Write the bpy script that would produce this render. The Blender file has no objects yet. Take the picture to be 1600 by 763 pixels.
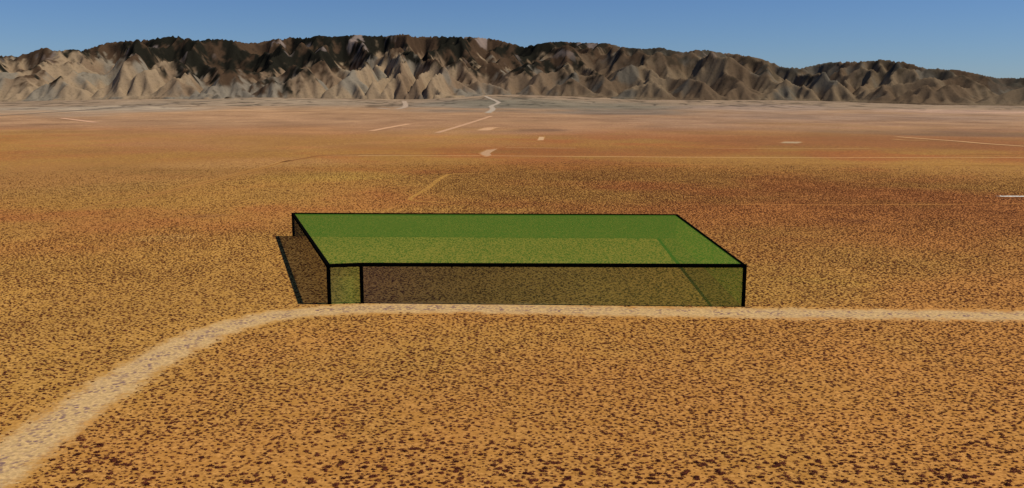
import bpy, bmesh, math, random
import numpy as np
from mathutils import Vector, Matrix

random.seed(7)
rng = np.random.default_rng(11)
scene = bpy.context.scene
col = scene.collection

# ------------------------------------------------------------------ camera
H = 100.0                    # metres above the desert floor
W_PX, H_PX, F_PX = 1600.0, 763.0, 1385.0
PITCH = math.radians(9.75)
cam_d = bpy.data.cameras.new('camera')
cam_d.sensor_fit = 'HORIZONTAL'
cam_d.sensor_width = 36.0
cam_d.lens = 36.0 * F_PX / W_PX
cam_d.clip_start = 1.0
cam_d.clip_end = 200000.0
cam = bpy.data.objects.new('camera', cam_d)
col.objects.link(cam)
cam.location = (0, 0, H)
cam.rotation_euler = (math.pi / 2 - PITCH, 0, 0)
scene.camera = cam

# ------------------------------------------------------------------ light
SUN_EL = math.radians(53)
SUN_AZ = math.radians(94)   # clockwise from +Y: the sun stands to the right and a little behind
to_sun = Vector((math.sin(SUN_AZ) * math.cos(SUN_EL), math.cos(SUN_AZ) * math.cos(SUN_EL), math.sin(SUN_EL)))
world = bpy.data.worlds.new('World')
scene.world = world
world.use_nodes = True
wn, wl = world.node_tree.nodes, world.node_tree.links
wn.clear()
w_out = wn.new('ShaderNodeOutputWorld')
w_bg = wn.new('ShaderNodeBackground')
w_sky = wn.new('ShaderNodeTexSky')
w_sky.sky_type = 'NISHITA'
w_sky.sun_disc = False
w_sky.sun_elevation = SUN_EL
w_sky.sun_rotation = SUN_AZ
w_sky.altitude = 900
w_sky.air_density = 1.0
w_sky.dust_density = 0.1
w_sky.ozone_density = 5.0
w_bg.inputs['Strength'].default_value = 0.071
w_mul = wn.new('ShaderNodeMix'); w_mul.data_type = 'RGBA'; w_mul.blend_type = 'MULTIPLY'
w_mul.inputs['Factor'].default_value = 1.0
w_mul.inputs['B'].default_value = (0.56, 0.72, 1.0, 1.0)      # the deep blue of dry air, the same all over the sky
wl.new(w_sky.outputs[0], w_mul.inputs['A'])
wl.new(w_mul.outputs['Result'], w_bg.inputs[0])
wl.new(w_bg.outputs[0], w_out.inputs[0])

sun_d = bpy.data.lights.new('sun', 'SUN')
sun_d.energy = 4.0
sun_d.angle = math.radians(0.5)
sun_d.color = (1.0, 0.95, 0.87)
sun = bpy.data.objects.new('sun', sun_d)
col.objects.link(sun)
sun.rotation_euler = to_sun.to_track_quat('Z', 'Y').to_euler()

scene.view_settings.view_transform = 'Standard'
scene.view_settings.look = 'None'
scene.view_settings.exposure = 0.06
scene.view_settings.gamma = 1.0
scene.view_settings.use_curve_mapping = False
scene.cycles.transparent_max_bounces = 24
scene.cycles.max_bounces = 6

# ------------------------------------------------------------------ helpers
CP, SP = math.cos(PITCH), math.sin(PITCH)


def ray(px, py):
    """direction of a photograph pixel in the world (y forward, z up)"""
    u = (px - W_PX / 2) / F_PX
    v = (H_PX / 2 - py) / F_PX
    return np.array([u, CP + v * SP, -SP + v * CP])


def at(px, py, z=0.0):
    """the point of the level z seen at a pixel"""
    d = ray(px, py)
    t = (z - H) / d[2]
    return Vector((d[0] * t, d[1] * t, z))


def lin(r, g, b):
    f = lambda c: (c / 255 / 12.92) if c / 255 <= 0.04045 else ((c / 255 + 0.055) / 1.055) ** 2.4
    return np.array([f(r), f(g), f(b)])


def smooth(a, b, x):
    t = np.clip((x - a) / (b - a), 0, 1)
    return t * t * (3 - 2 * t)


_tabs = {}


def vnoise(x, y, seed):
    """smooth value noise in 0..1"""
    if seed not in _tabs:
        _tabs[seed] = np.random.default_rng(seed).random((256, 256))
    t = _tabs[seed]
    xi = np.floor(x).astype(np.int64); yi = np.floor(y).astype(np.int64)
    fx = x - xi; fy = y - yi
    fx = fx * fx * fx * (fx * (fx * 6 - 15) + 10); fy = fy * fy * fy * (fy * (fy * 6 - 15) + 10)
    x0 = xi & 255; x1 = (xi + 1) & 255; y0 = yi & 255; y1 = (yi + 1) & 255
    return (t[x0, y0] * (1 - fx) + t[x1, y0] * fx) * (1 - fy) + (t[x0, y1] * (1 - fx) + t[x1, y1] * fx) * fy


def fbm(x, y, scale, seed, octs=5, gain=0.5):
    a, s, tot = 1.0, 0.0, 0.0
    for k in range(octs):
        c, si = math.cos(0.7 * k + 0.3), math.sin(0.7 * k + 0.3)
        s = s + a * vnoise((x * c - y * si) / scale + 17.3 * k, (x * si + y * c) / scale + 5.1 * k, seed + k)
        tot += a; a *= gain; scale /= 2.03
    return s / tot


def tag(o, label=None, cat=None, group=None, kind=None):
    if label: o['label'] = label
    if cat: o['category'] = cat
    if group: o['group'] = group
    if kind: o['kind'] = kind
    return o


def grid_mesh(name, P, colors=None, smooth_shade=True, attrs=None, keep=None):
    """P: rows x cols x 3 -> quad sheet"""
    r, c = P.shape[:2]
    me = bpy.data.meshes.new(name)
    n = r * c
    i = np.arange(n).reshape(r, c)
    q = np.stack([i[:-1, :-1], i[:-1, 1:], i[1:, 1:], i[1:, :-1]], -1).reshape(-1, 4)
    if keep is not None:
        wanted = (keep & inside).ravel()
        q = q[wanted[q].any(1)]
        used_v = np.unique(q); remap = np.zeros(n, np.int64); remap[used_v] = np.arange(len(used_v)); q = remap[q]
        me.vertices.add(len(used_v)); P = P.reshape(-1, 3)[used_v]; colors = colors.reshape(-1, 3)[used_v]; n = len(used_v)
    else:
        me.vertices.add(n)
    me.vertices.foreach_set('co', P.reshape(-1).astype(np.float32))
    nf = len(q)
    me.loops.add(nf * 4)
    me.loops.foreach_set('vertex_index', q.reshape(-1).astype(np.int32))
    me.polygons.add(nf)
    me.polygons.foreach_set('loop_start', np.arange(0, nf * 4, 4, dtype=np.int32))
    me.update(calc_edges=True)
    me.polygons.foreach_set('use_smooth', np.full(nf, smooth_shade))
    if colors is not None:
        a = me.color_attributes.new('tint', 'FLOAT_COLOR', 'POINT')
        a.data.foreach_set('color', np.concatenate([colors.reshape(-1, 3), np.ones((n, 1))], 1).reshape(-1).astype(np.float32))
    for k, v in (attrs or {}).items():
        a = me.attributes.new(k, 'FLOAT', 'POINT')
        a.data.foreach_set('value', v.reshape(-1).astype(np.float32))
    me.validate()
    return me


def link(name, me, m, parent=None):
    o = bpy.data.objects.new(name, me)
    col.objects.link(o)
    if m is not None and not me.materials:
        me.materials.append(m)
    if parent: o.parent = parent
    return o


class NT:
    """small node-tree writer"""
    def __init__(s, name, rough=0.95):
        s.m = bpy.data.materials.new(name); s.m.use_nodes = True
        s.n, s.l = s.m.node_tree.nodes, s.m.node_tree.links
        s.b = s.n['Principled BSDF']
        s.b.inputs['Roughness'].default_value = rough
        s.b.inputs['Specular IOR Level'].default_value = 0.08
        s.geo = s.n.new('ShaderNodeNewGeometry')

    def set(s, sock, v):
        if hasattr(v, 'is_output') or isinstance(v, bpy.types.NodeSocket): s.l.new(v, sock)
        elif v is not None: sock.default_value = v

    def noise(s, scale, detail=3, rough=0.5, vec=None, dist=0.0):
        t = s.n.new('ShaderNodeTexNoise'); t.inputs['Scale'].default_value = scale
        t.inputs['Detail'].default_value = detail; t.inputs['Roughness'].default_value = rough
        t.inputs['Distortion'].default_value = dist
        s.l.new(vec or s.geo.outputs['Position'], t.inputs['Vector'])
        return t.outputs['Fac']

    def voronoi(s, scale, vec=None):
        t = s.n.new('ShaderNodeTexVoronoi'); t.inputs['Scale'].default_value = scale
        s.l.new(vec or s.geo.outputs['Position'], t.inputs['Vector'])
        return t.outputs['Distance'], t.outputs['Color']

    def ramp(s, fac, a, b, lo=0.0, hi=1.0):
        t = s.n.new('ShaderNodeMapRange'); t.interpolation_type = 'SMOOTHSTEP'
        s.l.new(fac, t.inputs['Value'])
        t.inputs['From Min'].default_value = a; t.inputs['From Max'].default_value = b
        t.inputs['To Min'].default_value = lo; t.inputs['To Max'].default_value = hi
        return t.outputs['Result']

    def math(s, op, a, b=0.0):
        t = s.n.new('ShaderNodeMath'); t.operation = op
        s.set(t.inputs[0], a); s.set(t.inputs[1], b)
        return t.outputs[0]

    def mix(s, fac, a, b, mode='MIX'):
        t = s.n.new('ShaderNodeMix'); t.data_type = 'RGBA'; t.blend_type = mode
        s.set(t.inputs['Factor'], fac); s.set(t.inputs['A'], a); s.set(t.inputs['B'], b)
        return t.outputs['Result']

    def attr(s, name):
        t = s.n.new('ShaderNodeAttribute'); t.attribute_name = name
        return t

    def bump(s, h, strength, dist):
        t = s.n.new('ShaderNodeBump'); t.inputs['Strength'].default_value = strength
        t.inputs['Distance'].default_value = dist
        s.l.new(h, t.inputs['Height']); s.l.new(t.outputs[0], s.b.inputs['Normal'])

    def color(s, c):
        s.set(s.b.inputs['Base Color'], c)


def rgba(r, g, b): return (r, g, b, 1.0)


# ------------------------------------------------------------------ terrain shape
# mountain foot: pixel column -> (row seen, distance)
FOOT = np.array([(-700, 162, 9800), (0, 160, 8700), (200, 156, 8400), (400, 152, 8500), (560, 155, 8100), (640, 156, 8100),
                 (790, 148, 8400), (900, 152, 8200), (1000, 156, 8000), (1230, 158, 8000), (1400, 163, 7800), (1600, 166, 7900), (2300, 168, 8600)], float)
HORIZON = H_PX / 2 - F_PX * math.tan(PITCH)
foot_az = np.arctan((FOOT[:, 0] - 800) / F_PX * 0.985)
foot_z = np.array([H + d * (ray(p, r)[2] / math.hypot(*ray(p, r)[:2])) for p, r, d in FOOT])


def zg(x, y, rough=True):
    """height of the plain and the fans below the mountains"""
    D = np.hypot(x, y); az = np.arctan2(x, np.maximum(y, 1e-3))
    az = np.where(y <= 0, np.sign(x) * 1.2, az)
    dz = np.interp(az, foot_az, foot_z); df = np.interp(az, foot_az, FOOT[:, 2])
    t = np.clip((D - 3300) / (df - 3300), 0, 1.25)
    z = dz * t * t
    if not rough: return z
    far = smooth(4800, 6200, D)
    z = z + far * (fbm(x, y, 260, 301, 4) - 0.5) * 9 * np.clip(1 - (D - 9000) / 2000, 0, 1)
    return z


def drape(px, py):
    """a pixel put on the terrain"""
    d = ray(px, py); p = at(px, min(760, max(py, HORIZON + 0.5)) if py < HORIZON + 0.5 else py)
    lo, hi = 50.0, 12000.0
    hx = math.hypot(d[0], d[1])
    T = np.linspace(150, 11000, 4000)
    X, Y, Z = d[0] / hx * T, d[1] / hx * T, H + d[2] / hx * T
    g = zg(X, Y, False)
    k = np.argmax(Z <= g)
    if not (Z <= g).any(): k = len(T) - 1
    return float(X[k]), float(Y[k])


# ------------------------------------------------------------------ the roads and bare pads (centre lines in world metres)
def flat(pts): return [tuple(at(*p))[:2] for p in pts]


def catmull(pts, n):
    P = np.array(pts, float); out = []
    Q = np.vstack([2 * P[0] - P[1], P, 2 * P[-1] - P[-2]])
    for i in range(1, len(Q) - 2):
        t = np.linspace(0, 1, n, endpoint=False)[:, None]
        a, b, c, d = Q[i - 1], Q[i], Q[i + 1], Q[i + 2]
        out.append(0.5 * (2 * b + (c - a) * t + (2 * a - 5 * b + 4 * c - d) * t ** 2 + (3 * b - a - 3 * c + d) * t ** 3))
    out.append(P[-1:])
    return np.vstack(out)


ROAD = catmull(flat([(-190, 860), (-70, 780), (25, 712), (100, 655), (150, 620), (200, 588), (260, 553), (330, 520), (400, 500),
                     (470, 489), (545, 484), (640, 481), (760, 482), (900, 485), (1050, 488), (1200, 490), (1350, 491),
                     (1600, 494), (1900, 498), (2400, 506)]), 16)
ROAD_HALF = 11.0


def road_dist(x, y):
    d = np.full(np.shape(x), 1e9)
    for i in range(0, len(ROAD) - 1):
        a, b = ROAD[i], ROAD[i + 1]
        ab = b - a; L = (ab ** 2).sum()
        t = np.clip(((x - a[0]) * ab[0] + (y - a[1]) * ab[1]) / L, 0, 1)
        d = np.minimum(d, np.hypot(x - a[0] - t * ab[0], y - a[1] - t * ab[1]))
    return d


# ------------------------------------------------------------------ ground colours (albedo of soil and plant cover, in world metres)
C_OCHRE = lin(186, 136, 64); C_BROWN = lin(168, 106, 52); C_PINK = lin(176, 138, 98); C_GREY = lin(150, 126, 98)
C_YELLOW = lin(184, 142, 62); C_DARK = lin(140, 86, 44); C_TAN = lin(184, 140, 92)
# soft patches: centre pixel, half width and half height in pixels, colour, strength
PATCH = [(60, 305, 280, 16, lin(172, 128, 58), 0.6), (330, 285, 240, 9, lin(180, 136, 62), 0.6), (700, 225, 160, 8, lin(178, 130, 74), .6),
         (560, 275, 90, 7, lin(184, 146, 66), 0.7), (430, 300, 100, 6, lin(170, 124, 60), 0.5), (1290, 440, 90, 6, lin(180, 138, 60), .5),
         (120, 468, 60, 3, lin(96, 60, 40), .6), (200, 427, 30, 2, lin(100, 64, 40), .6), (385, 438, 28, 2, lin(104, 62, 40), .6), (320, 338, 40, 3, lin(120, 84, 50), .6), (1330, 345, 50, 3, lin(128, 80, 44), .5),
         (200, 262, 330, 36, lin(172, 128, 66), 0.75), (420, 214, 330, 22, lin(184, 136, 86), 0.8), (180, 236, 160, 7, lin(160, 106, 62), .5),
         (500, 278, 110, 9, C_YELLOW, 0.6), (400, 255, 160, 8, lin(192, 146, 84), 0.5), (260, 372, 55, 6, lin(196, 150, 80), 0.7),
         (110, 345, 190, 22, lin(150, 92, 48), 0.35), (590, 258, 170, 5, lin(176, 132, 66), 0.7),
         (620, 232, 110, 9, lin(150, 96, 50), 0.6), (980, 236, 330, 8, lin(150, 98, 50), 0.6), (1350, 222, 330, 12, lin(152, 104, 58), 0.7),
         (1480, 209, 260, 5, lin(122, 98, 72), 0.8), (1200, 208, 200, 5, lin(168, 124, 70), 0.6), (1100, 265, 600, 18, lin(158, 106, 48), 0.6),
         (1250, 192, 420, 13, lin(168, 134, 100), 0.8), (300, 182, 420, 16, lin(180, 140, 98), 0.7), (760, 195, 240, 12, lin(182, 140, 98), 0.8),
         (1350, 180, 320, 8, lin(158, 132, 106), 0.7), (722, 166, 105, 11, lin(138, 122, 100), 1.0), (940, 170, 160, 11, lin(126, 112, 92), 0.9),
         (1500, 174, 160, 4, lin(196, 158, 130), 0.6), (130, 172, 220, 8, lin(166, 148, 122), 0.85), (400, 160, 200, 6, lin(160, 140, 112), 0.6),
         (880, 163, 200, 9, lin(124, 114, 92), 0.85), (1180, 168, 140, 6, lin(158, 134, 112), 0.7), (780, 206, 60, 3, lin(140, 106, 80), .6),
         (845, 203, 45, 2.5, lin(118, 90, 66), .7), (560, 243, 60, 2, lin(176, 140, 90), .5), (900, 262, 500, 6, lin(170, 112, 44), .4)]


def patch_world():
    out = []
    for (px, py, rx, ry, c, s) in PATCH:
        a = drape(px, py); l = drape(px + rx, py)
        n = drape(px, py + ry * 0.9)
        f = drape(px, max(py - ry * 0.9, 149))
        # polar frame of the patch about the map origin
        A = math.atan2(a[0], a[1]); ra = abs(math.atan2(l[0], l[1]) - A)
        D = math.hypot(*a); Dn = math.hypot(*n); Df = math.hypot(*f)
        out.append((A, ra, math.log(D), max(0.5 * (math.log(Df) - math.log(Dn)), 0.012), c, s))
    return out


def ground_color(x, y):
    D = np.hypot(x, y); az = np.arctan2(x, y)
    n1 = fbm(x, y, 420, 21, 5); n2 = fbm(x, y, 95, 31, 4); n3 = fbm(x, y, 1600, 41, 4)
    k = smooth(0.38, 0.62, 0.6 * n1 + 0.4 * n2)
    # band colours by distance: ochre near, browner in the middle, pink then grey on the fans
    near = C_OCHRE[None] * (1 - 0.5 * k[:, None]) + (C_BROWN * 1.08)[None] * 0.5 * k[:, None]
    mid = (C_OCHRE * 0.92)[None] * (1 - k[:, None]) + C_BROWN[None] * k[:, None]
    t1 = smooth(430, 900, D)[:, None]
    c = near * (1 - t1) + mid * t1
    t2 = smooth(1700, 3300, D + (n3 - 0.5) * 1100)[:, None]
    c = c * (1 - t2) + C_PINK[None] * t2
    t3 = smooth(4600, 6300, D + (n3 - 0.5) * 1800)[:, None]
    c = c * (1 - t3) + C_GREY[None] * t3
    lD = np.log(np.maximum(D, 1))
    wob = (fbm(x, y, 700, 61, 4) - 0.5)
    for (A, ra, L, rl, pc, s) in patch_world():
        q = ((az - A) / ra) ** 2 + ((lD - L + wob * rl * 1.2) / rl) ** 2
        w = (s * np.clip(1.4 - q, 0, 1) * np.clip(0.85 + (n1 - .5) * 2.2, 0.3, 1))[:, None]
        c = c * (1 - w) + pc[None] * w
    # streaky washes far out
    far = smooth(1400, 3500, D)
    n4 = fbm(x, y, 200, 71, 5, 0.75)
    c = c * (1 + (far * (n4 - 0.5) * 0.9)[:, None]) * (1 + (n2 - 0.5) * 0.35)[:, None]
    fan = smooth(4700, 6200, D)
    rid = np.abs(fbm(x, y * 0.45, 220, 81, 4) - 0.5) * 2
    c = c * (1 - (fan * 0.7 * (1 - smooth(0.0, 0.12, rid)))[:, None])  # dark gully lines put into the colour, standing in for shaded relief
    return np.clip(c, 0.01, 0.62)


# ------------------------------------------------------------------ ground sheet
fine = np.radians(np.arange(-42, 42.01, 0.16))
coarse_l = np.radians(np.arange(-180, -42, 3.0)); coarse_r = np.radians(np.append(np.arange(45, 180, 3.0), 180))
AZ = np.concatenate([coarse_l, fine, coarse_r])
RR = np.concatenate([[0.5, 60, 110, 160], np.geomspace(185, 4300, 290), np.arange(4330, 10000, 30), np.geomspace(10200, 90000, 24)])
aa, rr = np.meshgrid(AZ, RR, indexing='ij')
GX, GY = rr * np.sin(aa), rr * np.cos(aa)
GZ = zg(GX, GY)
GZ = np.where(rr > 11000, GZ * np.clip(1 - (rr - 11000) / 3000, 0, 1) - smooth(11000, 16000, rr) * 30, GZ)
gc = ground_color(GX.ravel(), GY.ravel())


def soil_nodes(t, base):
    """grain and plant speckle shared by the ground and the edges of the roads"""
    pos = t.geo.outputs['Position']
    fine_n = t.noise(0.45, 4, 0.65)
    c = t.mix(t.ramp(fine_n, 0.42, 0.66, 0, 0.8), base, t.mix(1.0, base, rgba(1.36, 1.42, 1.6), 'MULTIPLY'))
    fine2 = t.noise(0.75, 3, 0.6)
    c = t.mix(t.ramp(fine2, 0.45, 0.64, 0, 0.8), c, t.mix(1.0, base, rgba(0.62, 0.56, 0.5), 'MULTIPLY'))
    mott = t.noise(0.16, 3, 0.55)
    c = t.mix(t.ramp(mott, 0.42, 0.66, 0.0, 0.6), c, t.mix(1.0, base, rgba(0.88, 0.84, 0.66), 'MULTIPLY'))
    return c


g = NT('desert_soil')
tint = g.attr('tint').outputs['Color']
base = soil_nodes(g, tint)
# beyond the modelled bushes the plant cover is speckle
cover = g.attr('cover').outputs['Fac']
vd, vc = g.voronoi(0.42)
sp = g.ramp(vd, 0.28, 0.62, 1.0, 0.0)
vb, _ = g.voronoi(0.16)
sp2 = g.ramp(vb, 0.2, 0.6, 1.0, 0.0)
spk = g.math('MULTIPLY', g.math('MAXIMUM', sp, g.math('MULTIPLY', sp2, 0.8)), g.math('MULTIPLY', cover, 0.62))
base = g.mix(spk, base, rgba(*lin(96, 48, 30)))
g.color(base)
g.bump(g.noise(0.5, 5, 0.6), 0.5, 0.35)
cov = smooth(900, 1350, rr) * (1 - smooth(3000, 6000, rr))
cov = cov * np.clip(0.5 + 0.8 * fbm(GX, GY, 240, 91, 4), 0, 1)
me = grid_mesh('ground', np.stack([GX, GY, GZ], -1), gc, attrs={'cover': cov})
ground = tag(link('ground', me, g.m), 'flat ochre desert floor running out to the mountain foot', kind='structure')

# ------------------------------------------------------------------ roads


def strip(name, pts, half, mat, label, lift=0.03, edge_w=None, jag=0.0, seed=5):
    """ribbon with cross coordinate 'across' in -1..1, draped on the plain"""
    P = np.array(pts, float)
    T = np.gradient(P, axis=0); T /= np.linalg.norm(T, axis=1)[:, None] + 1e-9
    N = np.stack([T[:, 1], -T[:, 0]], 1)
    U = np.linspace(-1, 1, 9)
    rows = []; ac = []
    for u in U:
        q = P + N * (half * u)
        wob = (fbm(P[:, 0], P[:, 1], max(half * 2.2, 12), seed + (1 if u > 0 else 0), 3) - 0.5) * jag * half * u * u
        q = q + N * (np.sign(u) * wob)[:, None]
        d = np.hypot(q[:, 0], q[:, 1])
        z = zg(q[:, 0], q[:, 1]) + lift + np.maximum(d - 900, 0) * 2.2e-4
        rows.append(np.stack([q[:, 0], q[:, 1], z], 1)); ac.append(np.full(len(q), u))
    M = np.array(rows)[::-1]
    A = np.array(ac)[::-1]
    flat_ = M.reshape(-1, 3)
    gcol = ground_color(flat_[:, 0], flat_[:, 1])
    m = grid_mesh(name, M, gcol, attrs={'across': A})
    # face up
    if m.polygons[0].normal.z < 0: m.flip_normals()
    return tag(link(name, m, mat), label, kind='structure')


def track_mat(name, color, soft=0.35, strip_c=None, speck=0.0):
    t = NT(name)
    base = soil_nodes(t, t.attr('tint').outputs['Color'])
    ac = t.math('ABSOLUTE', t.attr('across').outputs['Fac'])
    nz = t.math('ADD', t.noise(0.12, 3, 0.6), t.math('MULTIPLY', t.math('SUBTRACT', t.noise(0.9, 3, 0.7), 0.5), 0.9))
    edge = t.math('ADD', ac, t.math('MULTIPLY', t.math('SUBTRACT', nz, 0.5), soft * 1.4))
    f = t.ramp(edge, 1.0 - soft, 1.0 - soft * 0.15, 1.0, 0.0)
    rc = t.mix(t.ramp(t.noise(0.7, 4, 0.65), 0.38, 0.66, 0, 1.0), rgba(*(color * 0.86)), rgba(*np.minimum(color * 1.3, 0.75)))
    if strip_c is not None:
        sc = t.ramp(t.math('ABSOLUTE', t.math('SUBTRACT', t.attr('across').outputs['Fac'], -0.05)), 0.1, 0.7, 1, 0.3)
        vd_, _ = t.voronoi(0.62)
        s_ = t.math('MULTIPLY', t.ramp(vd_, 0.36, 0.56, 1, 0), t.math('MULTIPLY', sc, speck))
        # uneven along the road
        s_ = t.math('MULTIPLY', s_, t.ramp(t.noise(0.12, 4, 0.7), 0.38, 0.6, 0.15, 1.0))
        rc = t.mix(s_, rc, rgba(*strip_c))
    t.color(t.mix(f, base, rc))
    t.bump(t.noise(0.6, 4, 0.6), 0.4, 0.25)
    return t.m


m_road = track_mat('pale_dirt_road', lin(192, 156, 102), 0.7, lin(118, 90, 84), 1.0)
strip('dirt_road', ROAD, 14.5, m_road, 'wide pale dirt road curving in from the lower left and passing the green box', jag=0.25)


def far_track(pts, half, rgb, label, soft=0.5, name='dirt_track', n=10):
    w = [drape(*p) for p in pts]
    cur = catmull(w, n) if len(w) > 2 else np.linspace(w[0], w[-1], 30)
    strip(name, cur, half, track_mat(name + '_soil', lin(*rgb), soft), label, lift=0.15, jag=0.3, seed=int(pts[0][0]) % 97 + 5)


far_track([(560, 243.6), (760, 244), (900, 245), (1100, 246.3), (1300, 247), (1470, 246.4), (1600, 247), (1800, 248)], 5.0, (200, 154, 98), 'long thin pale track running level across the plain')
far_track([(700, 318), (672, 316), (652, 315), (641, 312), (648, 306), (665, 297), (682, 284), (697, 274.5), (712, 272.5), (740, 272)], 3.0, (174, 126, 56), 'yellowish two-armed track bending on the plain behind the green box', 0.7)
far_track([(683, 208), (720, 197), (752, 187), (768, 181.5)], 10, (190, 146, 108), 'straight pale track climbing toward the grey fan')
far_track([(762, 177), (770, 171), (768, 166), (779, 160.5), (770, 156), (758, 150.5)], 20, (170, 152, 128), 'crooked pale track going up the grey fan')
far_track([(580, 205), (612, 199), (640, 194)], 12, (200, 152, 110), 'short faint pale track on the pink plain')
far_track([(1400, 214), (1440, 217), (1495, 221), (1540, 225), (1600, 229), (1700, 236)], 9, (196, 152, 102), 'pale track slanting down to the right edge', 0.45)
far_track([(1395, 218), (1420, 219.6), (1450, 220)], 8, (184, 138, 82), 'short pale track beside the slanting track')
far_track([(1100, 232), (1250, 233), (1360, 232.6)], 7, (176, 130, 78), 'faint pale track left of the slanting track')
far_track([(790, 231.4), (850, 231.8), (900, 232)], 7, (178, 132, 82), 'faint pale track running right from the pale pad')
far_track([(440, 254), (480, 247), (505, 243.4), (560, 242), (620, 242.6), (700, 242.4)], 5, (128, 80, 42), 'thin dark wash crossing the plain left of the pale pad', 0.6)
far_track([(110, 330), (230, 307), (330, 283), (420, 260), (450, 251)], 7, (150, 102, 48), 'faint dark wash slanting over the left plain', 0.9)
far_track([(-60, 187), (0, 181), (130, 172.5), (250, 164), (330, 158), (394, 152.6)], 20, (120, 106, 88), 'dark grey wash line running from the left to the canyon mouth', 0.6)
far_track([(95, 185), (120, 188), (150, 191.8)], 16, (200, 152, 116), 'short pale track on the pink plain at the far left')
far_track([(590, 169), (612, 171), (628, 169.4), (634, 165), (631, 158)], 24, (170, 146, 120), 'short pale hooked track below the foothills')
far_track([(754, 204.5), (764, 201), (773, 199.6)], 22, (196, 150, 106), 'stubby pale track with a round end')
far_track([(1500, 241), (1600, 242)], 7, (150, 96, 52), 'thin brown track near the right edge')
far_track([(980, 258), (1300, 257), (1600, 259)], 5, (164, 112, 52), 'barely visible track on the orange plain', .8)
far_track([(1150, 320), (1330, 321), (1600, 319)], 2.5, (176, 118, 54), 'hairline yellowish track right of the green box', .8)
far_track([(1562, 306.6), (1572, 307.4), (1640, 307.6), (1760, 308)], 5.0, (232, 220, 190), 'white bare strip reaching in from the right edge', 0.3)


def pad(pts, rgb, label):
    w = np.array([drape(*p) for p in pts])
    c = w.mean(0)
    t = np.linspace(0, 1, 9)
    ring = np.vstack([np.linspace(w[i], w[(i + 1) % len(w)], 12, endpoint=False) for i in range(len(w))] + [w[:1]])
    M = []; A = []
    for u in t:
        q = c + (ring - c) * u
        M.append(np.stack([q[:, 0], q[:, 1], zg(q[:, 0], q[:, 1]) + 0.3], 1)); A.append(np.full(len(q), u))
    M = np.array(M); A = np.array(A)
    f = M.reshape(-1, 3)
    me = grid_mesh('bare_pad', M, ground_color(f[:, 0], f[:, 1]), attrs={'across': A})
    if me.polygons[20].normal.z < 0: me.flip_normals()
    tag(link('bare_pad', me, track_mat('bare_pad_soil', lin(*rgb), 0.4)), label, kind='structure')


pad([(746, 240), (760, 233.4), (781, 231.6), (771, 237), (766, 240.4), (770, 244.5), (758, 247), (750, 243.6)], (178, 138, 98), 'pale notched patch of bare soil on the track')
pad([(838, 220.4), (842, 213.6), (852, 213.8), (850, 220.2)], (194, 154, 108), 'small square pale pad of bare soil')
pad([(1214, 224.3), (1222, 221.4), (1252, 221.6), (1258, 223.2), (1246, 225)], (170, 142, 104), 'grey white homestead pad on the brown plain')

# ------------------------------------------------------------------ mountains: uplift and stream erosion on a grid
SIL = [(-500, 100), (-250, 82), (-120, 92), (0, 86), (20, 88.5), (34, 87), (50, 82), (71, 73.5), (89, 80.5), (111, 77), (128, 79), (169, 67.5), (202, 63.5), (236, 62), (250, 59),
       (277, 57), (304, 62), (314, 64), (331, 61), (354, 61.5), (388, 67.5), (405, 67), (425, 62), (462, 58.5), (478, 60), (500, 55), (520, 58), (557, 54.5),
       (600, 57), (631, 53), (651, 57.5), (705, 57.5), (749, 58.5), (780, 62.5), (820, 73.5), (854, 66.5), (878, 65), (911, 67), (935, 67), (955, 69),
       (979, 74.5), (1009, 76.5), (1033, 74), (1046, 78), (1070, 82), (1090, 78), (1106, 78), (1124, 82), (1155, 85), (1192, 92), (1225, 105), (1252, 107),
       (1296, 97.5), (1357, 96), (1377, 93), (1414, 97), (1448, 107), (1495, 109), (1532, 116), (1559, 122), (1600, 122), (1680, 118), (1800, 112), (2000, 105), (2200, 120)]
sil_az = np.array([math.atan2(ray(p, r)[0], ray(p, r)[1]) for p, r in SIL])
sil_t = np.array([ray(p, r)[2] / math.hypot(*ray(p, r)[:2]) for p, r in SIL])

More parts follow.
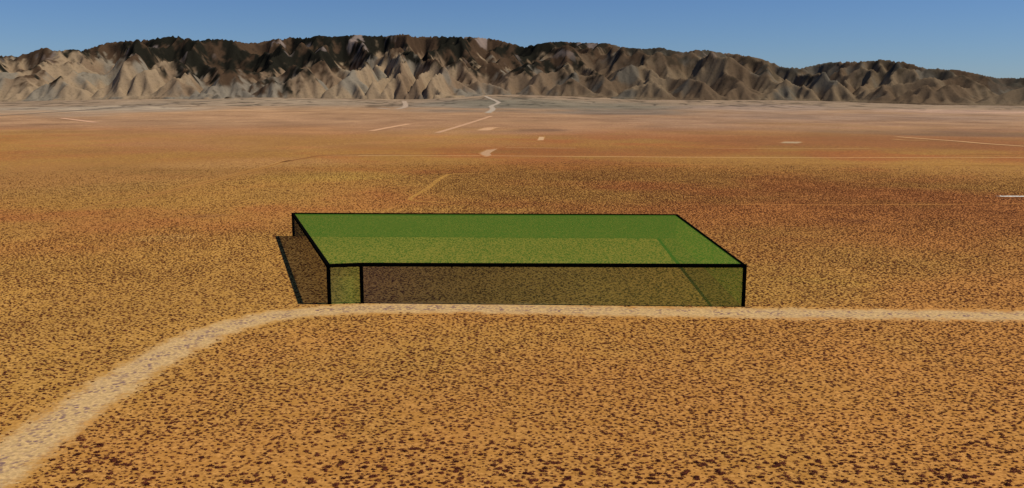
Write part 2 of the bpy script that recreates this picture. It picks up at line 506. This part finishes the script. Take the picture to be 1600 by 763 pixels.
def lay_grid(cell, nx_, ny_):
    global CELL, nx, ny, xs, ys, MX, MY, mD, mAz, depth_in, inside, U, N, ins, nb, KN, ROUGH, TN
    CELL, nx, ny = cell, nx_, ny_
    xs = (np.arange(nx) - nx / 2) * CELL
    ys = 6700 + np.arange(ny) * CELL
    MX, MY = np.meshgrid(xs, ys, indexing='ij')
    mD = np.hypot(MX, MY); mAz = np.arctan2(MX, MY)
    df = np.interp(mAz, foot_az, FOOT[:, 2]) + (fbm(MX, MY, 900, 201, 5, 0.6) - 0.5) * 1500
    depth_in = mD - df                                   # metres behind the mountain foot
    wide_px = np.array([(-500, 3600), (0, 3600), (300, 4400), (630, 5000), (750, 4800), (820, 4300), (1000, 4300), (1100, 3900),
                        (1240, 2700), (1370, 3000), (1480, 2700), (1600, 2400), (2200, 2400)], float)
    wide = np.interp(mAz, np.arctan((wide_px[:, 0] - 800) / F_PX), wide_px[:, 1]) + (fbm(MX, MY, 800, 205, 3) - 0.5) * 500
    back = np.minimum(14500 - MY, wide - depth_in)
    inside = (depth_in > 0) & (back > 0)
    inside[0] = inside[-1] = False; inside[:, 0] = inside[:, -1] = False
    # uplift: a lower foothill block, the main block behind it
    warp = (fbm(MX, MY, 1500, 211, 4) - 0.5)
    U = 0.5 + 0.5 * smooth(300, 1900, depth_in + warp * 1600)
    U = (U * (0.85 + 0.5 * (fbm(MX, MY, 1100, 221, 3) - 0.5))).ravel()
    N = nx * ny; ins = inside.ravel()
    idx = np.arange(N).reshape(nx, ny)
    nb = []
    for dx, dy, L in [(-1, 0, 1), (1, 0, 1), (0, -1, 1), (0, 1, 1), (-1, -1, 2 ** .5), (1, -1, 2 ** .5), (-1, 1, 2 ** .5), (1, 1, 2 ** .5)]:
        nb.append((np.roll(np.roll(idx, -dx, 0), -dy, 1).ravel(), L * CELL))
    KN = np.exp(2.2 * (fbm(MX, MY, 380, 245, 4) - 0.5)).ravel()
    ROUGH = (fbm(MX, MY, 260, 246, 4, 0.6) * 26).ravel()
    TN = fbm(MX, MY, 700, 241, 4).ravel()      # how steep the rock can stand


lay_grid(24.0, 700, 335)
h = (fbm(MX, MY, 500, 231, 6, 0.6) * 40 + np.clip(depth_in, 0, 4000) * 0.012 + rng.random((nx, ny)) * 6)
# canyon behind the left foothill, opening at the foot near column 395
for (pa, da, pb, db, dep) in [(396, 8300, 330, 9300, 60), (330, 9300, 180, 9900, 50), (180, 9900, 40, 10100, 30), (400, 8300, 470, 10300, 50), (790, 8400, 800, 9700, 60), (800, 9700, 720, 10700, 40), (1205, 7800, 1100, 9000, 50), (1235, 7800, 1260, 9400, 40)]:
    a = np.array([math.sin((math.atan((pa - 800) / F_PX))) * da, math.cos(math.atan((pa - 800) / F_PX)) * da])
    b = np.array([math.sin((math.atan((pb - 800) / F_PX))) * db, math.cos(math.atan((pb - 800) / F_PX)) * db])
    ab = b - a
    t = np.clip(((MX - a[0]) * ab[0] + (MY - a[1]) * ab[1]) / (ab ** 2).sum(), 0, 1)
    dd = np.hypot(MX - a[0] - t * ab[0], MY - a[1] - t * ab[1])
    h -= dep * np.exp(-(dd / 170) ** 2)
h = np.where(inside, h - h.min() + 1, 0).ravel()
K, MEXP, DT = 0.34, 0.45, 1.0


def erode(h, steps, K, upl, thr, Ac):
    for it in range(steps):
        best = np.zeros(N); rcv = np.arange(N); rl = np.full(N, CELL)
        jit = 1 + 0.25 * rng.random(N)
        for nbi, L in nb:
            s = (h - h[nbi] + ROUGH - ROUGH[nbi]) / L * jit[nbi]
            m = (s > best) & ins & (h > h[nbi])
            best = np.where(m, s, best); rcv = np.where(m, nbi, rcv); rl = np.where(m, L, rl)
        A = accumulate(h, rcv)
        F = DT * K * KN * np.maximum(A - Ac, 0) ** MEXP / rl
        free = ins & (rcv != np.arange(N))
        a = np.where(ins, h + upl * U * DT, 0.0)
        up_ = a.copy()
        b = np.where(free, F / (1 + F), 0.0)
        a = np.where(free, a / (1 + F), a)
        P = rcv.copy()
        for k in range(12):
            a = a + b * a[P]; b = b * b[P]; P = P[P]
            if b.max() < 1e-5: break
        h = np.where(ins, np.minimum(a, up_), 0)
        # slopes cannot stand steeper than thr: shed down to the stream below
        m_ = h.copy(); d_ = np.where(free, thr * rl * (0.75 + 0.5 * TN), 0.0); P = rcv.copy()
        for k in range(7):
            m_ = np.minimum(m_, m_[P] + d_); d_ = d_ + d_[P]; P = P[P]
        h = np.where(ins, m_, 0)
    return h, A


def accumulate(h, rcv):
    """drainage area by pointer doubling with exact masks"""
    S = np.full(N, CELL * CELL); P = rcv.copy(); me_ = np.arange(N)
    live = P != me_
    for k in range(13):
        if not live.any(): break
        add = np.bincount(P[live], weights=S[live], minlength=N)
        S = S + add
        nxt = P[P]
        live = live & (P != nxt)
        P = nxt
    return S


import time as _t
_t0 = _t.time()
h, A = erode(h, 115, K, 12.5, 1.3, 2.0e4)
# finer grid: bend the drainage so that no stream runs straight, then cut the small gullies
old, ox, oy, oc = h.reshape(nx, ny), xs, ys, CELL
lay_grid(15.5, 1084, 518)
wx = MX + 600 * (fbm(MX, MY, 1300, 511, 4) - 0.5); wy = MY + 600 * (fbm(MX, MY, 1300, 518, 4) - 0.5)
fx = np.clip((wx - ox[0]) / oc, 0, old.shape[0] - 1.001); fy = np.clip((wy - oy[0]) / oc, 0, old.shape[1] - 1.001)
ix = fx.astype(int); iy = fy.astype(int); fx = fx - ix; fy = fy - iy
h = (old[ix, iy] * (1 - fx) + old[ix + 1, iy] * fx) * (1 - fy) + (old[ix, iy + 1] * (1 - fx) + old[ix + 1, iy + 1] * fx) * fy
h = np.where(inside, h + (fbm(MX, MY, 130, 521, 4) - 0.5) * 6, 0).ravel()
ROUGH = ROUGH * 0.15
h, A = erode(h, 7, K * 0.6, 6.0, 1.5, 2.2e3)
print('erosion', round(_t.time() - _t0, 1), 's  max', h.max())
h = h.reshape(nx, ny); A = A.reshape(nx, ny)
# scale so that the skyline stands where it does
zgm = zg(MX, MY)
bins = np.linspace(-0.85, 0.85, 850)
bi = np.clip(np.digitize(mAz, bins), 0, len(bins) - 1)
hn = h / h.max() * 800
s_az = np.ones(len(bins)) * 1.0
tgt = np.interp(bins, sil_az, sil_t)
order = bi.ravel()
for it in range(14):
    sc = np.interp(mAz, bins, s_az)
    tt = ((zgm + sc * hn - H) / mD).ravel()
    mx = np.full(len(bins), -9.0)
    np.maximum.at(mx, order, np.where(inside.ravel(), tt, -9))
    bad = mx < -1
    r = np.where(bad, 1, (tgt * 10500 + H) / np.maximum(mx * 10500 + H, 50))
    s_az = s_az * np.clip(r, 0.6, 1.6)
    kk = 7 if it < 10 else 3
    pad_ = np.pad(s_az, kk // 2, mode='edge')
    s_az = np.convolve(pad_, np.ones(kk) / kk, mode='valid')
sc = np.interp(mAz, bins, s_az)
MZ = zgm + sc * hn
MZ = np.where(inside, MZ, zgm - 3.0)
MZ = MZ + np.where(inside, (fbm(MX, MY, 60, 251, 3) - 0.5) * 2.5 * smooth(0, 300, depth_in), 0)

# rock and plant cover: pale tan foothills, dark wooded upper slopes
elev = MZ - zgm
veg_px = [(-400, 105), (0, 97), (60, 112), (130, 97), (170, 92), (230, 98), (290, 112), (340, 128), (395, 146), (440, 128), (500, 112), (560, 96), (640, 92), (720, 100), (800, 112), (880, 100), (960, 92), (1060, 104), (1150, 112), (1250, 118), (1350, 104), (1450, 112), (1600, 128), (2100, 128)]
v_az = np.array([math.atan2(ray(p, r)[0], ray(p, r)[1]) for p, r in veg_px])
v_t = np.array([ray(p, r)[2] / math.hypot(*ray(p, r)[:2]) for p, r in veg_px])
tt = (MZ - H) / mD
vn = fbm(MX, MY, 600, 261, 5) - 0.5
vn2 = fbm(MX, MY, 140, 271, 4) - 0.5
vn3 = fbm(MX, MY, 45, 275, 3) - 0.5
forest = smooth(-0.005, 0.007, tt - np.interp(mAz, v_az, v_t) + vn * 0.04 + vn2 * 0.035 + vn3 * 0.03)
right_dim = smooth(0.0, 0.35, mAz)
tan_ = lin(144, 122, 94); brn = lin(124, 102, 78); grey = lin(118, 112, 98); frs = lin(34, 32, 25); red = lin(78, 60, 44)
forest = forest * (1 - 0.45 * smooth(0.05, 0.22, mAz))
f = forest[..., None]
w1 = smooth(0.42, 0.6, fbm(MX, MY, 420, 281, 4))[..., None]
w2 = smooth(0.55, 0.68, fbm(MX, MY, 300, 291, 4))[..., None]
low = tan_ * (1 - w1) + brn * w1
low = low * (1 - 0.7 * w2) + grey * 0.7 * w2
low = low * (1 - 0.4 * smooth(-0.06, 0.12, mAz)[..., None])
w3 = smooth(0.47, 0.58, fbm(MX, MY, 260, 296, 6, 0.65))[..., None]
top = frs * (1 - 0.9 * w3) + red * 0.9 * w3
bleach = (smooth(0.72, 0.78, fbm(MX, MY, 170, 299, 3)) * forest * smooth(200, 600, elev))[..., None]
mc = low * (1 - f) + top * f
mc = mc * (1 - 0.5 * bleach) + lin(170, 150, 136) * 0.5 * bleach
mt = NT('mountain_rock', 1.0)
mt.b.inputs['Specular IOR Level'].default_value = 0.0
tc = mt.attr('tint').outputs['Color']
n_a = mt.noise(0.045, 6, 0.7); n_b = mt.noise(0.006, 5, 0.6)
c = mt.mix(mt.ramp(n_a, 0.5, 0.6, 0.0, 0.35), tc, mt.mix(1.0, tc, rgba(0.48, 0.5, 0.45), 'MULTIPLY'))
c = mt.mix(mt.ramp(n_b, 0.5, 0.68, 0.0, 0.3), c, mt.mix(1.0, tc, rgba(1.15, 1.1, 1.05), 'MULTIPLY'))
mt.color(c)
mt.bump(n_a, 0.8, 4.0)
me = grid_mesh('mountain_range', np.stack([MX, MY, MZ], -1), mc, keep=np.abs(mAz) < 0.8)
tag(link('mountain_range', me, mt.m), 'dark furrowed desert mountain range along the whole skyline', kind='structure')
print('mountains', round(_t.time() - _t0, 1), 's')

# ------------------------------------------------------------------ the translucent green box
LIFT = 0.05
# plan corners from the ground points seen in the photograph; each with the height of its top
FL = at(515, 475.5); FM = at(566, 474); FR = at(1161, 479.5); BR = at(1056, 373); BL = at(459, 369.5)


def top_z(p, row):
    """height above the plan point p at which it is seen on the given row"""
    d = math.hypot(p.x, p.y)
    lo, hi = 0.0, 60.0
    for _ in range(50):
        m = (lo + hi) / 2
        # project
        yv = p.y * CP - (m - H) * SP      # depth along the view axis
        zv = (m - H) * CP + p.y * SP
        r = H_PX / 2 - F_PX * zv / yv
        if r > row: lo = m
        else: hi = m
    return (lo + hi) / 2


TOPS = [top_z(FL, 415.5), top_z(FM, 413.6), top_z(FR, 415.5), top_z(BR, 336.5), top_z(BL, 334.5)]
print('tops', [round(t, 1) for t in TOPS], [tuple(round(c) for c in p[:2]) for p in (FL, FM, FR, BR, BL)])


def film_mat(name, cover, tinted=False):
    t = NT(name, 0.6)
    t.n.remove(t.b)
    dif = t.n.new('ShaderNodeBsdfDiffuse'); tr = t.n.new('ShaderNodeBsdfTransparent'); mx = t.n.new('ShaderNodeMixShader')
    a = t.attr('film')
    t.l.new(a.outputs['Color'], dif.inputs['Color'])
    mx.inputs[0].default_value = cover
    if tinted: t.l.new(t.attr('shade_tint').outputs['Color'], tr.inputs['Color'])  # see-through colour carries the painted wall shading
    t.l.new(tr.outputs[0], mx.inputs[1]); t.l.new(dif.outputs[0], mx.inputs[2])
    out = [n for n in t.n if n.type == 'OUTPUT_MATERIAL'][0]
    t.l.new(mx.outputs[0], out.inputs['Surface'])
    return t.m


root = bpy.data.objects.new('parcel_box', None)
col.objects.link(root)
ctr = (FL + FR + BR + BL) / 4
root.location = ctr
tag(root, 'large see-through green box with black edge bars standing behind the dirt road', 'box marker')


def panel(name, quad, colors, mat, thick=0.25, nseg=24, shade_tint=None):
    """thin translucent slab between four corners (a b bottom, c d top); colours at the left and right end"""
    a, b, c_, d = [q - ctr for q in quad]
    n = (b - a).cross(d - a).normalized() * (thick / 2)
    vs = []; cs = []
    for i in range(nseg + 1):
        t = i / nseg
        lo = a.lerp(b, t); hi = d.lerp(c_, t)
        cc = None
        for (t0, c0), (t1, c1) in zip(colors[:-1], colors[1:]):
            if t0 <= t <= t1 + 1e-9:
                k = (t - t0) / (t1 - t0); cc = c0 * (1 - k) + c1 * k; break
        for p in (lo + n, hi + n, lo - n, hi - n):
            vs.append(p); cs.append(cc)
    fs = []
    for i in range(nseg):
        k = 4 * i
        fs += [(k, k + 4, k + 5, k + 1), (k + 2, k + 3, k + 7, k + 6), (k + 1, k + 5, k + 7, k + 3), (k, k + 2, k + 6, k + 4)]
    fs += [(0, 1, 3, 2), (4 * nseg, 4 * nseg + 2, 4 * nseg + 3, 4 * nseg + 1)]
    me = bpy.data.meshes.new(name)
    me.from_pydata([tuple(v) for v in vs], [], fs)
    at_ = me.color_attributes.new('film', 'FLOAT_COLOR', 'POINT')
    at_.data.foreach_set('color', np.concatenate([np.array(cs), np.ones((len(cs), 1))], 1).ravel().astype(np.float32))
    if shade_tint is not None:
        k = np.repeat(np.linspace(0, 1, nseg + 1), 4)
        st = np.stack([np.interp(k, [p for p, _ in shade_tint], [c[j] for _, c in shade_tint]) for j in range(3)] + [np.ones_like(k)], 1)
        at_ = me.color_attributes.new('shade_tint', 'FLOAT_COLOR', 'POINT')
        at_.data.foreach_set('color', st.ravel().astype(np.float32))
    me.update()
    return link(name, me, mat, root)


def up(p, z): return Vector((p.x, p.y, z))


G = np.array
m_side = film_mat('green_film_wall', 0.29)
m_front = film_mat('shaded_green_film_wall', 0.18, True)
m_rear = film_mat('dense_green_film_wall', 0.52)
m_roof = film_mat('green_film_roof', 0.26)
m_end = film_mat('thin_green_film_wall', 0.42)
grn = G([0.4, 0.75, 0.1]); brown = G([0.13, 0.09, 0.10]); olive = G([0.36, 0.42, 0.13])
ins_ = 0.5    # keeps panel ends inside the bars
front_l = panel('wall_panel', [up(FL, LIFT), up(FM, LIFT), up(FM, TOPS[1]), up(FL, TOPS[0])], [(0, olive * .8), (1, grn)], m_front, nseg=6, shade_tint=[(0, (.80, .90, .9)), (1, (.88, 1.0, .88))])  # end piece: shading painted into the colours, olive to green
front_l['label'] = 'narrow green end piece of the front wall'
front_r = panel('wall_panel', [up(FM, LIFT), up(FR, LIFT), up(FR, TOPS[2]), up(FM, TOPS[1])], [(0, brown), (0.3, olive * .5), (0.6, olive * 1.0), (1, G([.52, .74, .12]))], m_front, shade_tint=[(0, (.75, .78, .95)), (.3, (.80, .88, .92)), (.6, (.90, 1.0, .92)), (1, (.97, 1.0, .92))])  # smooth wall shading put into the film and see-through colours
front_r['label'] = 'long front wall with painted shading from brown to green'
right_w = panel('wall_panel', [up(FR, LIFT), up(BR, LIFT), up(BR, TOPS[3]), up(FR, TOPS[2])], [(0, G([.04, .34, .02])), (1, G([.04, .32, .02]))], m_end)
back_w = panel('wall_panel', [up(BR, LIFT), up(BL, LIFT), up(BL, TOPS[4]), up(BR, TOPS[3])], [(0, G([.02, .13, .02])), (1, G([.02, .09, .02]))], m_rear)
left_w = panel('wall_panel', [up(BL, LIFT), up(FL, LIFT), up(FL, TOPS[0]), up(BL, TOPS[4])], [(0, G([.05, .045, .04])), (1, G([.04, .05, .03]))], m_side)  # dark shading of this side put into the film colour
left_w['label'] = 'left wall with dark shading painted in'
# roof: slab fanned over the five corners
top_pts = [up(p, z) - ctr for p, z in zip((FL, FM, FR, BR, BL), TOPS)]
vs = [tuple(p + Vector((0, 0, 0.12))) for p in top_pts] + [tuple(p - Vector((0, 0, 0.12))) for p in top_pts]
fs = [(4, 0, 1), (4, 1, 3), (3, 1, 2), (9, 6, 5), (9, 8, 6), (8, 7, 6)] + [(i, i + 5, (i + 1) % 5 + 5, (i + 1) % 5) for i in range(5)]
me = bpy.data.meshes.new('roof_panel'); me.from_pydata(vs, [], fs)
at_ = me.color_attributes.new('film', 'FLOAT_COLOR', 'POINT')
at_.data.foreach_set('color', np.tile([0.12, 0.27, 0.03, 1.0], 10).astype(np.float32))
me.update()
link('roof_panel', me, m_roof, root)

m_bar = NT('black_bar_paint', 0.9)
m_bar.color(m_bar.mix(m_bar.ramp(m_bar.noise(1.5, 3), 0.4, 0.7, 0, 1), rgba(0.0015, 0.0015, 0.0015), rgba(0.004, 0.004, 0.004)))
m_bar.b.inputs['Specular IOR Level'].default_value = 0.0


def bar(a, b, wa, wb, nseg=6):
    """square black bar from a to b with widths wa, wb"""
    a = a - ctr; b = b - ctr
    ax = (b - a).normalized()
    s = ax.cross(Vector((0, 0, 1)))
    if s.length < 0.1: s = Vector((1, 0, 0))
    s.normalize(); u = s.cross(ax).normalized()
    bm = bmesh.new(); rings = []
    for i in range(nseg + 1):
        t = i / nseg; c_ = a.lerp(b, t); w = (wa + (wb - wa) * t) / 2
        rings.append([bm.verts.new(c_ + s * sx * w + u * su * w) for sx, su in ((-1, -1), (1, -1), (1, 1), (-1, 1))])
    for r0, r1 in zip(rings[:-1], rings[1:]):
        for k in range(4): bm.faces.new((r0[k], r0[(k + 1) % 4], r1[(k + 1) % 4], r1[k]))
    bm.faces.new(rings[0][::-1]); bm.faces.new(rings[-1])
    bmesh.ops.recalc_face_normals(bm, faces=bm.faces)
    me = bpy.data.meshes.new('edge_bar'); bm.to_mesh(me); bm.free()
    return link('edge_bar', me, m_bar.m, root)


T5 = [up(p, z) for p, z in zip((FL, FM, FR, BR, BL), TOPS)]
bar(T5[0], T5[1], 1.55, 1.6); bar(T5[1], T5[2], 1.6, 1.6); bar(T5[2], T5[3], 0.95, 1.3); bar(T5[3], T5[4], 1.35, 1.6); bar(T5[4], T5[0], 1.6, 1.6)
for p, z, w in ((FL, TOPS[0], 1.6), (FM, TOPS[1], 1.5), (FR, TOPS[2], 1.5), (BL, TOPS[4], 1.5)):
    bar(up(p, -0.2), up(p, z + w * 0.5 + 0.003), w, w)

# ------------------------------------------------------------------ desert bushes


def bush_mesh(name, seed, n_leaf, core):
    r = random.Random(seed)
    bm = bmesh.new()
    bmesh.ops.create_icosphere(bm, subdivisions=core, radius=0.5)
    for v in bm.verts:
        k = r.uniform(0.55, 1.1)
        v.co.x *= k; v.co.y *= k
        v.co.z = max(v.co.z, -0.12) * r.uniform(0.25, 0.5) + 0.02
    for v in bm.verts: v.co.x *= 1.25
    for i in range(n_leaf):
        a = r.uniform(0, 6.283); d = r.uniform(0.1, 0.62) ; zc = r.uniform(0.03, 0.36) * (1.15 - d)
        c_ = Vector((math.cos(a) * d * 1.25, math.sin(a) * d, zc))
        s = r.uniform(0.07, 0.16)
        q = Matrix.Rotation(r.uniform(0, 6.28), 4, 'Z') @ Matrix.Rotation(r.uniform(-1.0, 1.0), 4, 'X')
        vs = [bm.verts.new(c_ + q @ Vector(p) * s) for p in ((-1, -.6, 0), (1, -.5, 0), (.3, .9, .1))]
        bm.faces.new(vs)
    me = bpy.data.meshes.new(name); bm.to_mesh(me); bm.free()
    return me


m_bush = NT('dry_bush_leaves')
oi = m_bush.n.new('ShaderNodeObjectInfo')
bc = m_bush.mix(oi.outputs['Random'], rgba(*lin(54, 16, 12)), rgba(*lin(104, 54, 32)))
bc = m_bush.mix(m_bush.ramp(m_bush.noise(5.0, 3), 0.45, 0.75, 0, 0.6), bc, rgba(*lin(104, 62, 36)))
m_bush.color(bc)

hidden = bpy.data.collections.new('bush_kinds')       # sources for the scattered cover, not linked to the scene
for k in range(6):
    me = bush_mesh('bush_kind', 100 + k, 14, 1)
    me.materials.append(m_bush.m)
    o = bpy.data.objects.new('bush_kind', me)
    hidden.objects.link(o)

# candidate points: jittered cells over the wedge the photograph looks at, with a margin
step = 1.4
gx, gy = np.meshgrid(np.arange(-900, 900, step), np.arange(120, 1350, step), indexing='ij')
px_ = (gx + (rng.random(gx.shape) - 0.5) * step * 1.3).ravel(); py_ = (gy + (rng.random(gy.shape) - 0.5) * step * 1.3).ravel()
D_ = np.hypot(px_, py_)
keep = (np.abs(np.arctan2(px_, py_)) < math.radians(33.5)) | (D_ < 300) & (py_ > 120)
keep &= np.abs(px_) < 0.64 * py_ + 60
keep &= D_ < 1380
dens = 0.84 + 0.7 * (fbm(px_, py_, 18, 401, 4) - 0.5) + 0.35 * (fbm(px_, py_, 210, 411, 3) - 0.5)
dens = np.clip(dens, 0.35, 0.98) * (1 - smooth(950, 1380, D_))
# thinner cover on the yellower plain at the left
left = smooth(0.02, 0.2, -np.arctan2(px_, py_)) * smooth(620, 760, D_)
dens *= (1 - 0.55 * left)
rd = road_dist(px_, py_)
dens *= np.clip((rd - ROAD_HALF * 0.72) / (ROAD_HALF * 0.5), 0, 1)
keep &= rng.random(px_.shape) < dens
px_, py_, D_ = px_[keep], py_[keep], D_[keep]
size = np.clip(rng.lognormal(-0.04, 0.36, len(px_)), 0.5, 1.6)
big = fbm(px_, py_, 60, 421, 3)
size *= 0.82 + 0.05 * smooth(0.5, 0.75, big)
# nothing sticks through the box bars' feet
rot = (rng.random(len(px_)) - 0.5) * 1.0 - 0.15 + (rng.random(len(px_)) < 0.5) * math.pi
print('bushes', len(px_))

# the 300 that show largest in the photograph stand as objects of their own
yv = py_ * CP + H * SP; zv = -H * CP + py_ * SP
sx = 800 + F_PX * px_ / yv; sy = H_PX / 2 - F_PX * zv / yv
vis = (sx > 3) & (sx < 1597) & (sy < 760)
score = np.where(vis, size / yv, 0)
big_i = np.argsort(-score)[:300]
near_meshes = []
for k in range(10):
    me = bush_mesh('creosote_bush', 300 + k, 46, 2); me.materials.append(m_bush.m); near_meshes.append(me)
for j, i in enumerate(big_i):
    o = bpy.data.objects.new('creosote_bush', near_meshes[j % 10])
    o.location = (px_[i], py_[i], 0.0); o.rotation_euler = (0, 0, rot[i])
    s = size[i]
    o.scale = (s * 1.1, s * 1.1, s * 1.0)
    tag(o, 'one of the larger dark brown bushes dotting the ochre sand in the foreground', 'bush', 'larger desert bushes in the foreground')
    col.objects.link(o)

rest = np.ones(len(px_), bool); rest[big_i] = False
me = bpy.data.meshes.new('desert_scrub')
n = int(rest.sum())
me.vertices.add(n)
me.vertices.foreach_set('co', np.stack([px_[rest], py_[rest], np.zeros(n)], 1).ravel().astype(np.float32))
a = me.attributes.new('size', 'FLOAT', 'POINT'); a.data.foreach_set('value', size[rest].astype(np.float32))
a = me.attributes.new('turn', 'FLOAT_VECTOR', 'POINT')
a.data.foreach_set('vector', np.stack([np.zeros(n), np.zeros(n), rot[rest]], 1).ravel().astype(np.float32))
a = me.attributes.new('pick', 'INT', 'POINT'); a.data.foreach_set('value', rng.integers(0, 6, n).astype(np.int32))
scrub = link('desert_scrub', me, m_bush.m)
tag(scrub, 'dark brown desert scrub speckling the whole plain', 'scrub', kind='stuff')
ng = bpy.data.node_groups.new('scatter', 'GeometryNodeTree')
ng.interface.new_socket('Geometry', in_out='INPUT', socket_type='NodeSocketGeometry')
ng.interface.new_socket('Geometry', in_out='OUTPUT', socket_type='NodeSocketGeometry')
gi = ng.nodes.new('NodeGroupInput'); go = ng.nodes.new('NodeGroupOutput')
mp = ng.nodes.new('GeometryNodeMeshToPoints')
ci = ng.nodes.new('GeometryNodeCollectionInfo'); ci.inputs['Collection'].default_value = hidden
ci.inputs['Separate Children'].default_value = True; ci.inputs['Reset Children'].default_value = True
ip = ng.nodes.new('GeometryNodeInstanceOnPoints'); ip.inputs['Pick Instance'].default_value = True


def named(nm, typ):
    x = ng.nodes.new('GeometryNodeInputNamedAttribute'); x.data_type = typ; x.inputs['Name'].default_value = nm
    return x.outputs['Attribute']


ng.links.new(gi.outputs[0], mp.inputs['Mesh']); ng.links.new(mp.outputs[0], ip.inputs['Points'])
ng.links.new(ci.outputs[0], ip.inputs['Instance'])
ng.links.new(named('pick', 'INT'), ip.inputs['Instance Index'])
ng.links.new(named('turn', 'FLOAT_VECTOR'), ip.inputs['Rotation'])
ng.links.new(named('size', 'FLOAT'), ip.inputs['Scale'])
ng.links.new(ip.outputs[0], go.inputs[0])
md = scrub.modifiers.new('scatter', 'NODES'); md.node_group = ng
print('all', round(_t.time() - _t0, 1), 's')
